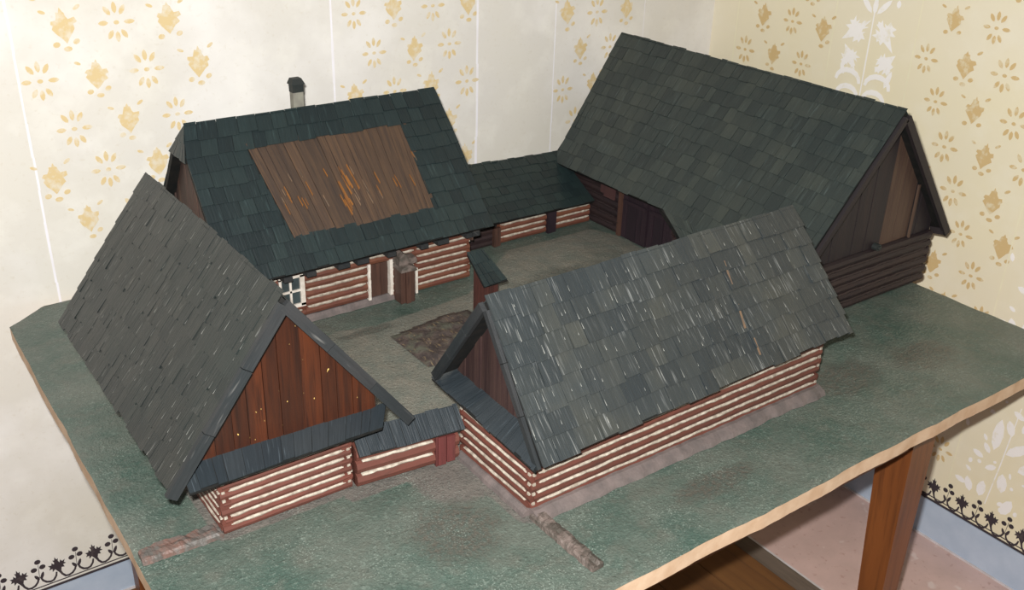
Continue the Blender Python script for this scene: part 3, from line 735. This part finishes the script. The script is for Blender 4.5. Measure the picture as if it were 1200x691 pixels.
# door
mb=MB(); mb.box((.836,1.600,.013),(.848,1.604,.083)); mb.box((.8485,1.6005,.013),(.861,1.6045,.083)); mb.box((.8615,1.600,.013),(.876,1.604,.083))
dr=mb.build('door',M['door'],B); dr['label']='brown plank door between white jambs'
mb=MB()
for xa,xb in ((.829,.8345),(.8775,.884)):
    n=9; mb=MB()
    for k in range(n): 
        z=.012+.076*k/n; j=random.uniform(-.0007,.0007); mb.box((xa+j,1.591+j,z),(xb+j,1.602,z+.076/n+.0004))
    sub(mb,'door_jamb',M['white'],dr,B)
# white upright board where the striped wall begins
mb=MB(); mb.box((.936,1.5905,.0),(.9405,1.599,.056)); mb.build('corner_trim',M['white'],B)
# brown plank closet beside the door with ragged stone cap
mb=MB()
for a,b in (((.886,1.564,.0),(.896,1.592,.070)),((.8965,1.560,.0),(.907,1.590,.072)),((.9075,1.563,.0),(.917,1.592,.069))): mb.box(a,b)
pc=mb.build('entrance_closet',M['door'],B); pc['label']='narrow brown plank closet against the front wall'
mb=MB()
mb.prism([(.884,1.558,.070),(.920,1.558,.070),(.918,1.559,.076),(.903,1.560,.083),(.888,1.560,.078)],(0,.036,.003))
mb.prism([(.885,1.566,.080),(.906,1.566,.084),(.904,1.567,.100),(.896,1.568,.106),(.887,1.568,.098)],(0,.028,.002))
mb.prism([(.908,1.572,.076),(.930,1.574,.079),(.928,1.575,.089),(.910,1.574,.091)],(0,.022,.002))
sub(mb,'closet_cap',M['stone'],pc,B)
# rafter feet under the eave
for x in (.648,.694,.760,.800,.862,.935,.978,1.040,1.056):
    mb=MB(); w=random.uniform(.007,.013); mb.box((x-w,1.553,.113),(x+w,1.600,.1225)); mb.build('rafter_foot',M['verge'],B)
# chimney
mb=MB(); mb.box((.764,1.742,.345),(.785,1.757,.402)); ch=mb.build('chimney',M['chimney'],B); ch['label']='pale plastered chimney with sooty top'
mb=MB(); mb.box((.7633,1.7412,.401),(.7857,1.7578,.417)); mb.hexa([(.761,1.738,.416),(.788,1.738,.416),(.788,1.761,.416),(.761,1.761,.416),(.765,1.742,.427),(.783,1.742,.427),(.783,1.757,.427),(.765,1.757,.427)])
sub(mb,'chimney_cap',M['soot'],ch,B)

# ------------------------------------------------------------------ low shed between farmhouse and large barn
B=thing('model_shed','low model shed with a dark shingle roof standing between the farmhouse and the large barn','model building',(1.31,1.79,0))
mb=MB(); slope(mb,(1.10,1.80,.166),(1.461,1.80,.153),(1.10,1.692,.064),(1.490,1.692,.058),7,(.020,.034),lift=.0018,jit=.001); mb.build('roof_slope',[M['roof_shed'],M['black']],B)
mb=MB(); slope(mb,(1.461,1.80,.153),(1.10,1.80,.166),(1.461,1.905,.058),(1.10,1.905,.064),7,(.020,.034),lift=.0018,jit=.001,ridge_over=0); mb.build('roof_slope',[M['roof_shed'],M['black']],B)
log_wall(B,(1.225,1.712),(1.358,1.712),.0012,.062,4,(0,-1),FLG,gap=.42,ends=(0,0),trim=.001)
log_wall(B,(1.384,1.712),(1.489,1.712),.0012,.062,4,(0,-1),FLG,gap=.42,ends=(0,0),trim=.001)
log_wall(B,(1.106,1.712),(1.205,1.712),.0012,.062,4,(0,-1),[M['logdark'],M['logdark']],gap=.42,ends=(0,0),chink=False)  # dark colour paints in the shadowed gap beside the farmhouse
log_wall(B,(1.486,1.886),(1.106,1.886),.0012,.062,4,(0,1),FLG,gap=.42,ends=(0,0))
mb=MB(); mb.box((1.112,1.719,0),(1.484,1.880,.060)); mb.build('light_block_core',M['black'],B)  # hidden filler that stops light leaking through the shed
mb=MB(); mb.box((1.359,1.700,.0),(1.371,1.709,.052)); mb.box((1.3715,1.701,.0),(1.383,1.710,.051))
d=mb.build('door',M['gate'],B); d['label']='blackish plank door'
mb=MB(); mb.box((1.206,1.700,0),(1.2145,1.710,.045)); mb.box((1.215,1.701,0),(1.224,1.710,.044)); mb.build('door',M['door'],B)
mb=MB(); planks(mb,(1.482,1.80,0),(0,1,0),(1,0,0),-.085,.085,lambda u:.055,lambda u:.140-.92*abs(u),(.012,.02),brk=(0.,)); mb.build('gable_boarding',M['gable_bigd'],B)
mb=MB(); planks(mb,(1.108,1.80,0),(0,-1,0),(-1,0,0),-.085,.085,lambda u:.055,lambda u:.155-.92*abs(u),(.012,.02),brk=(0.,)); mb.build('gable_boarding',M['gable_bigd'],B)

# ------------------------------------------------------------------ large barn
B=thing('model_barn','largest model barn, at back right, with huge dark roof and blackish log walls','model building',(1.69,1.45,0))
xr=1.680
# left slope in two pieces: over the gate the eave is a little higher, nearer the front it comes lower
mb=MB()
slope(mb,(xr,1.853,.404),(xr,1.420,.405),(1.440,1.795,.136),(1.442,1.420,.138),11,(.016,.034),lift=.0017,jit=.0014)
slope(mb,(xr,1.420,.405),(xr,1.050,.407),(1.442,1.420,.138),(1.425,1.050,.119),11,(.016,.034),lift=.0017,jit=.0014)
# the lower front part of the eave
n_=Vector((-.267,0,.238)).normalized()
mb.hexa([Vector(p) for p in ((1.442,1.428,.130),(1.442,1.05,.120),(1.40,1.05,.080),(1.412,1.325,.094))]+[Vector(p) for p in ((1.442,1.428,.140),(1.442,1.05,.137),(1.40,1.05,.092),(1.412,1.325,.106))],1)
slope(mb,(1.444,1.424,.141),(1.444,1.052,.140),(1.410,1.322,.104),(1.400,1.052,.093),2,(.016,.034),lift=.0025,jit=.0012,slab=.003)
mb.build('roof_slope',[M['roof_big'],M['black']],B)
mb=MB(); slope(mb,(xr,1.050,.407),(xr,1.853,.404),(1.918,1.050,.121),(1.918,1.853,.121),11,(.016,.034),lift=.0017,jit=.0014,ridge_over=0); mb.build('roof_slope',[M['roof_big'],M['black']],B)
mb=MB(); bar(mb,(xr+.002,1.0455,.394),(1.914,1.0455,.112),.008,.016)
bar(mb,(1.905,1.046,.118),(1.905,1.075,.113),.014,.014)
mb.build('bargeboard',M['gable_bigd'],B)
mb=MB(); bar(mb,(xr-.002,1.0455,.394),(1.43,1.0455,.106),.008,.012); mb.build('bargeboard',M['gable_bigd'],B)
zt=lambda u:(.391-1.19*abs(u))
mb=MB()
planks(mb,(xr,1.072,0),(1,0,0),(0,-1,0),-.20,.212,lambda u:.114,zt,(.020,.030),brk=(0.,),lap=.0008,matf=lambda k,u:0 if .026<u<.128 else 1)
bar(mb,(1.81,1.068,.114),(1.81,1.068,.232),.005,.004,up=(0,1,0),mat=0)
mb.build('gable_boarding',[M['gable_big'],M['gable_bigd']],B)
mb=MB(); planks(mb,(xr,1.826,0),(-1,0,0),(0,1,0),-.21,.21,lambda u:.10,zt,(.020,.030),brk=(0.,)); mb.build('gable_boarding',M['gable_bigd'],B)
LD=[M['logdark'],M['logdark']]
log_wall(B,(1.50,1.069),(1.886,1.069),.0012,.118,6,(0,-1),LD,gap=.3,ends=(.003,.003))
log_wall(B,(1.886,1.069),(1.886,1.83),.0012,.118,6,(1,0),LD,gap=.3,phase=1)
log_wall(B,(1.886,1.83),(1.50,1.83),.0012,.118,6,(0,1),LD,gap=.3)
log_wall(B,(1.50,1.83),(1.50,1.612),.0012,.118,6,(-1,0),LD,gap=.3,phase=1)
log_wall(B,(1.50,1.43),(1.50,1.069),.0012,.118,6,(-1,0),LD,gap=.3,phase=1)
mb=MB(); mb.box((1.53,1.08,0),(1.876,1.82,.117)); mb.build('light_block_core',M['black'],B)  # hidden filler that stops light leaking through the large barn
for ya,yb,xo in ((1.518,1.60,1.496),(1.434,1.516,1.499)):
    mb=MB(); k=5
    for q in range(k):
        y=ya+(yb-ya)*q/k; mb.box((xo+random.uniform(-.001,.001),y+.0005,.0),(xo+.006,y+(yb-ya)/k-.0005,.128))
    g=mb.build('gate_leaf',M['gate'],B)
    mb=MB(); mb.box((xo-.003,ya+.003,.085),(xo-.0005,yb-.003,.094)); sub(mb,'gate_ledge',M['gate'],g,B)
mb=MB(); mb.box((1.492,1.600,0),(1.503,1.612,.135)); mb.build('door_post',M['door'],B)
mb=MB(); mb.box((1.488,1.624,.082),(1.493,1.660,.126)); mb.box((1.4895,1.661,.088),(1.494,1.674,.124)); p=mb.build('wall_patch',M['redpiece'],B); p['label']='reddish planks fixed high on the dark log wall'
mb=MB()
ring=[(.0085*math.cos(k*math.pi/5),.0075*math.sin(k*math.pi/5)) for k in range(10)]
mb.prism([(1.693+a,1.056,.124+b) for a,b in ring],(0,.012,0)); mb.prism([(1.693+a*.6,1.053,.124+b*.6) for a,b in ring],(0,.004,0)); mb.build('peg',M['soot'],B)

# ------------------------------------------------------------------ small things in the yard and in front
B=thing('model_outhouse','small tall brown plank outhouse with a slanting dark roof in the model yard','model building',(1.0,1.437,0))
mb=MB()
for q in range(3):
    y=1.42+.035*q/3; mb.prism([(.985,y+.0005,0),(.985,y+.0112,0),(.985,y+.0112,.076+.030*(q+1)/3),(.985,y+.0005,.076+.030*q/3)],(.003,0,0),0,[(q,0),(q+.011,0),(q+.011,.1),(q,.1)])
    x=.985+.033*q/3; mb.box((x+.0005,1.4185,0),(x+.0105,1.4215,.078)); mb.box((x+.0005,1.453,0),(x+.0105,1.456,.106))
    mb.prism([(1.018,y+.0005,0),(1.018,y+.0112,0),(1.018,y+.0112,.076+.030*(q+1)/3),(1.018,y+.0005,.076+.030*q/3)],(-.003,0,0),0,[(q,0),(q+.011,0),(q+.011,.1),(q,.1)])
mb.build('plank_walls',M['outh'],B)
mb=MB(); slope(mb,(.978,1.468,.124),(1.016,1.468,.124),(.978,1.408,.078),(1.033,1.408,.078),3,(.010,.018),lift=.0012,slab=.004,ridge_over=.001); mb.build('roof',[M['roof_farm'],M['black']],B)

def mound(path,w,h,name,mat,label,cat,rough=.3,seed=0,flat=False):
    """a low ragged stone bank following a path"""
    mb=MB(); pts=[V((*p,0)) for p in path]; L=(pts[1]-pts[0]).length; n=max(8,int(L/.003)); ax=(pts[1]-pts[0])/L; s=ax.cross(V((0,0,1)))
    prof=[(-.54,.0),(-.50,.60),(-.40,.92),(-.12,1.0),(.15,.98),(.42,.90),(.50,.58),(.54,.0)]
    vs=[]
    for k in range(n+1):
        p=pts[0]+ax*L*k/n; t=1 if 0<k<n else .86
        for q,(a,b) in enumerate(prof):
            r=rough*(mn.noise((p.x*70+seed,p.y*70,q*.9))+.7*mn.noise((p.x*230+seed,p.y*230,q*2.1))); r2=rough*mn.noise((p.x*90,p.y*90+seed,q*2.3+8))
            vs.append(p+s*w*a*(1+.5*r)*t+ax*.004*r2+V((0,0,h*b*(1+r)*t+.0001)))
    m=len(prof); fs=[(k*m+q,(k+1)*m+q,(k+1)*m+q+1,k*m+q+1) for k in range(n) for q in range(m-1)]+[tuple(range(m)),tuple(range(n*m,n*m+m))[::-1]]
    fs+=[(k*m,k*m+m-1,(k+1)*m+m-1,(k+1)*m) for k in range(n)]
    mb.add(vs,fs,0)
    o=((pts[0]+pts[1])/2)
    ob=mb.build(name,mat,None,(o.x,o.y,0)); return tag(ob,label,cat)
mound([(.711,.888),(.713,.752)],.021,.010,'model_stone_bank',M['stone'],'low grey stone bank from the front barn corner towards the front board edge','model bank',.28,3)
mound([(.334,1.096),(.226,1.100)],.026,.010,'model_stone_bank',M['stonered'],'low reddish stone bank from the left barn corner to the left board edge','model bank',.28,9)
# dung heap
mb=MB(); P=[(.803,1.456),(.835,1.462),(.93,1.478),(.985,1.472),(.985,1.33),(.845,1.318),(.80,1.322)]
N=34; vs=[];ok={}
for j in range(N+1):
    for i in range(N+1):
        x=.795+.195*i/N; y=1.312+.172*j/N; d=pdist(x,y,P)
        z=.0002+(.0005+.0085*sstep(0,.02,d)+.004*mn.noise((x*60,y*60,2))*sstep(0,.012,d) if d>0 else 0)
        vs.append((x,y,z)); ok[(i,j)]=d>-.004
fs=[(j*(N+1)+i,j*(N+1)+i+1,(j+1)*(N+1)+i+1,(j+1)*(N+1)+i) for j in range(N) for i in range(N) if all(ok[(i+a,j+b)] for a,b in ((0,0),(1,0),(1,1),(0,1)))]
mb.add(vs,fs,0,None,True)
tag(mb.build('model_dung_heap',M['heap'],None,(.89,1.395,0)),'dark brown dung heap lying flat in the model yard behind the front barn','model dung heap')

# ------------------------------------------------------------------ camera and light
F=1175.984; yaw,pit,roll=math.radians(53.4538914),math.radians(26.0361735),math.radians(1.83501259)
f=Vector((math.cos(yaw)*math.cos(pit),math.sin(yaw)*math.cos(pit),-math.sin(pit)))
r=Vector((math.sin(yaw),-math.cos(yaw),0)); u=r.cross(f)
R=r*math.cos(roll)+u*math.sin(roll); U=-r*math.sin(roll)+u*math.cos(roll)
cam=bpy.data.cameras.new('camera'); cam.sensor_width=36; cam.lens=F/1200*36; cam.clip_start=.05
co=bpy.data.objects.new('camera',cam); C.objects.link(co)
mw=Matrix((R,U,-f)).transposed().to_4x4(); mw.translation=Vector((0,0,.9+Z0)); co.matrix_world=mw
sc.camera=co
# the camera's flash: a small lamp just above and left of the lens
la=bpy.data.lights.new('camera_flash','AREA'); la.shape='RECTANGLE'; la.size=.034; la.size_y=.018; la.energy=55; la.color=(1,.985,.96)
lo=bpy.data.objects.new('camera_flash',la); C.objects.link(lo)
m2=mw.copy(); m2.translation=mw.translation+U*.052-R*.03; lo.matrix_world=m2
# dim daylight in the room
wd=bpy.data.worlds.new('room_light'); sc.world=wd; wd.use_nodes=True
wd.node_tree.nodes['Background'].inputs[0].default_value=(1,.99,.97,1); wd.node_tree.nodes['Background'].inputs[1].default_value=.19
vs_=sc.view_settings; vs_.view_transform='Standard'; vs_.look='None'; vs_.exposure=0; vs_.gamma=1; vs_.use_curve_mapping=False
for o in bpy.data.objects:
    if 'o' in o.keys(): del o['o']
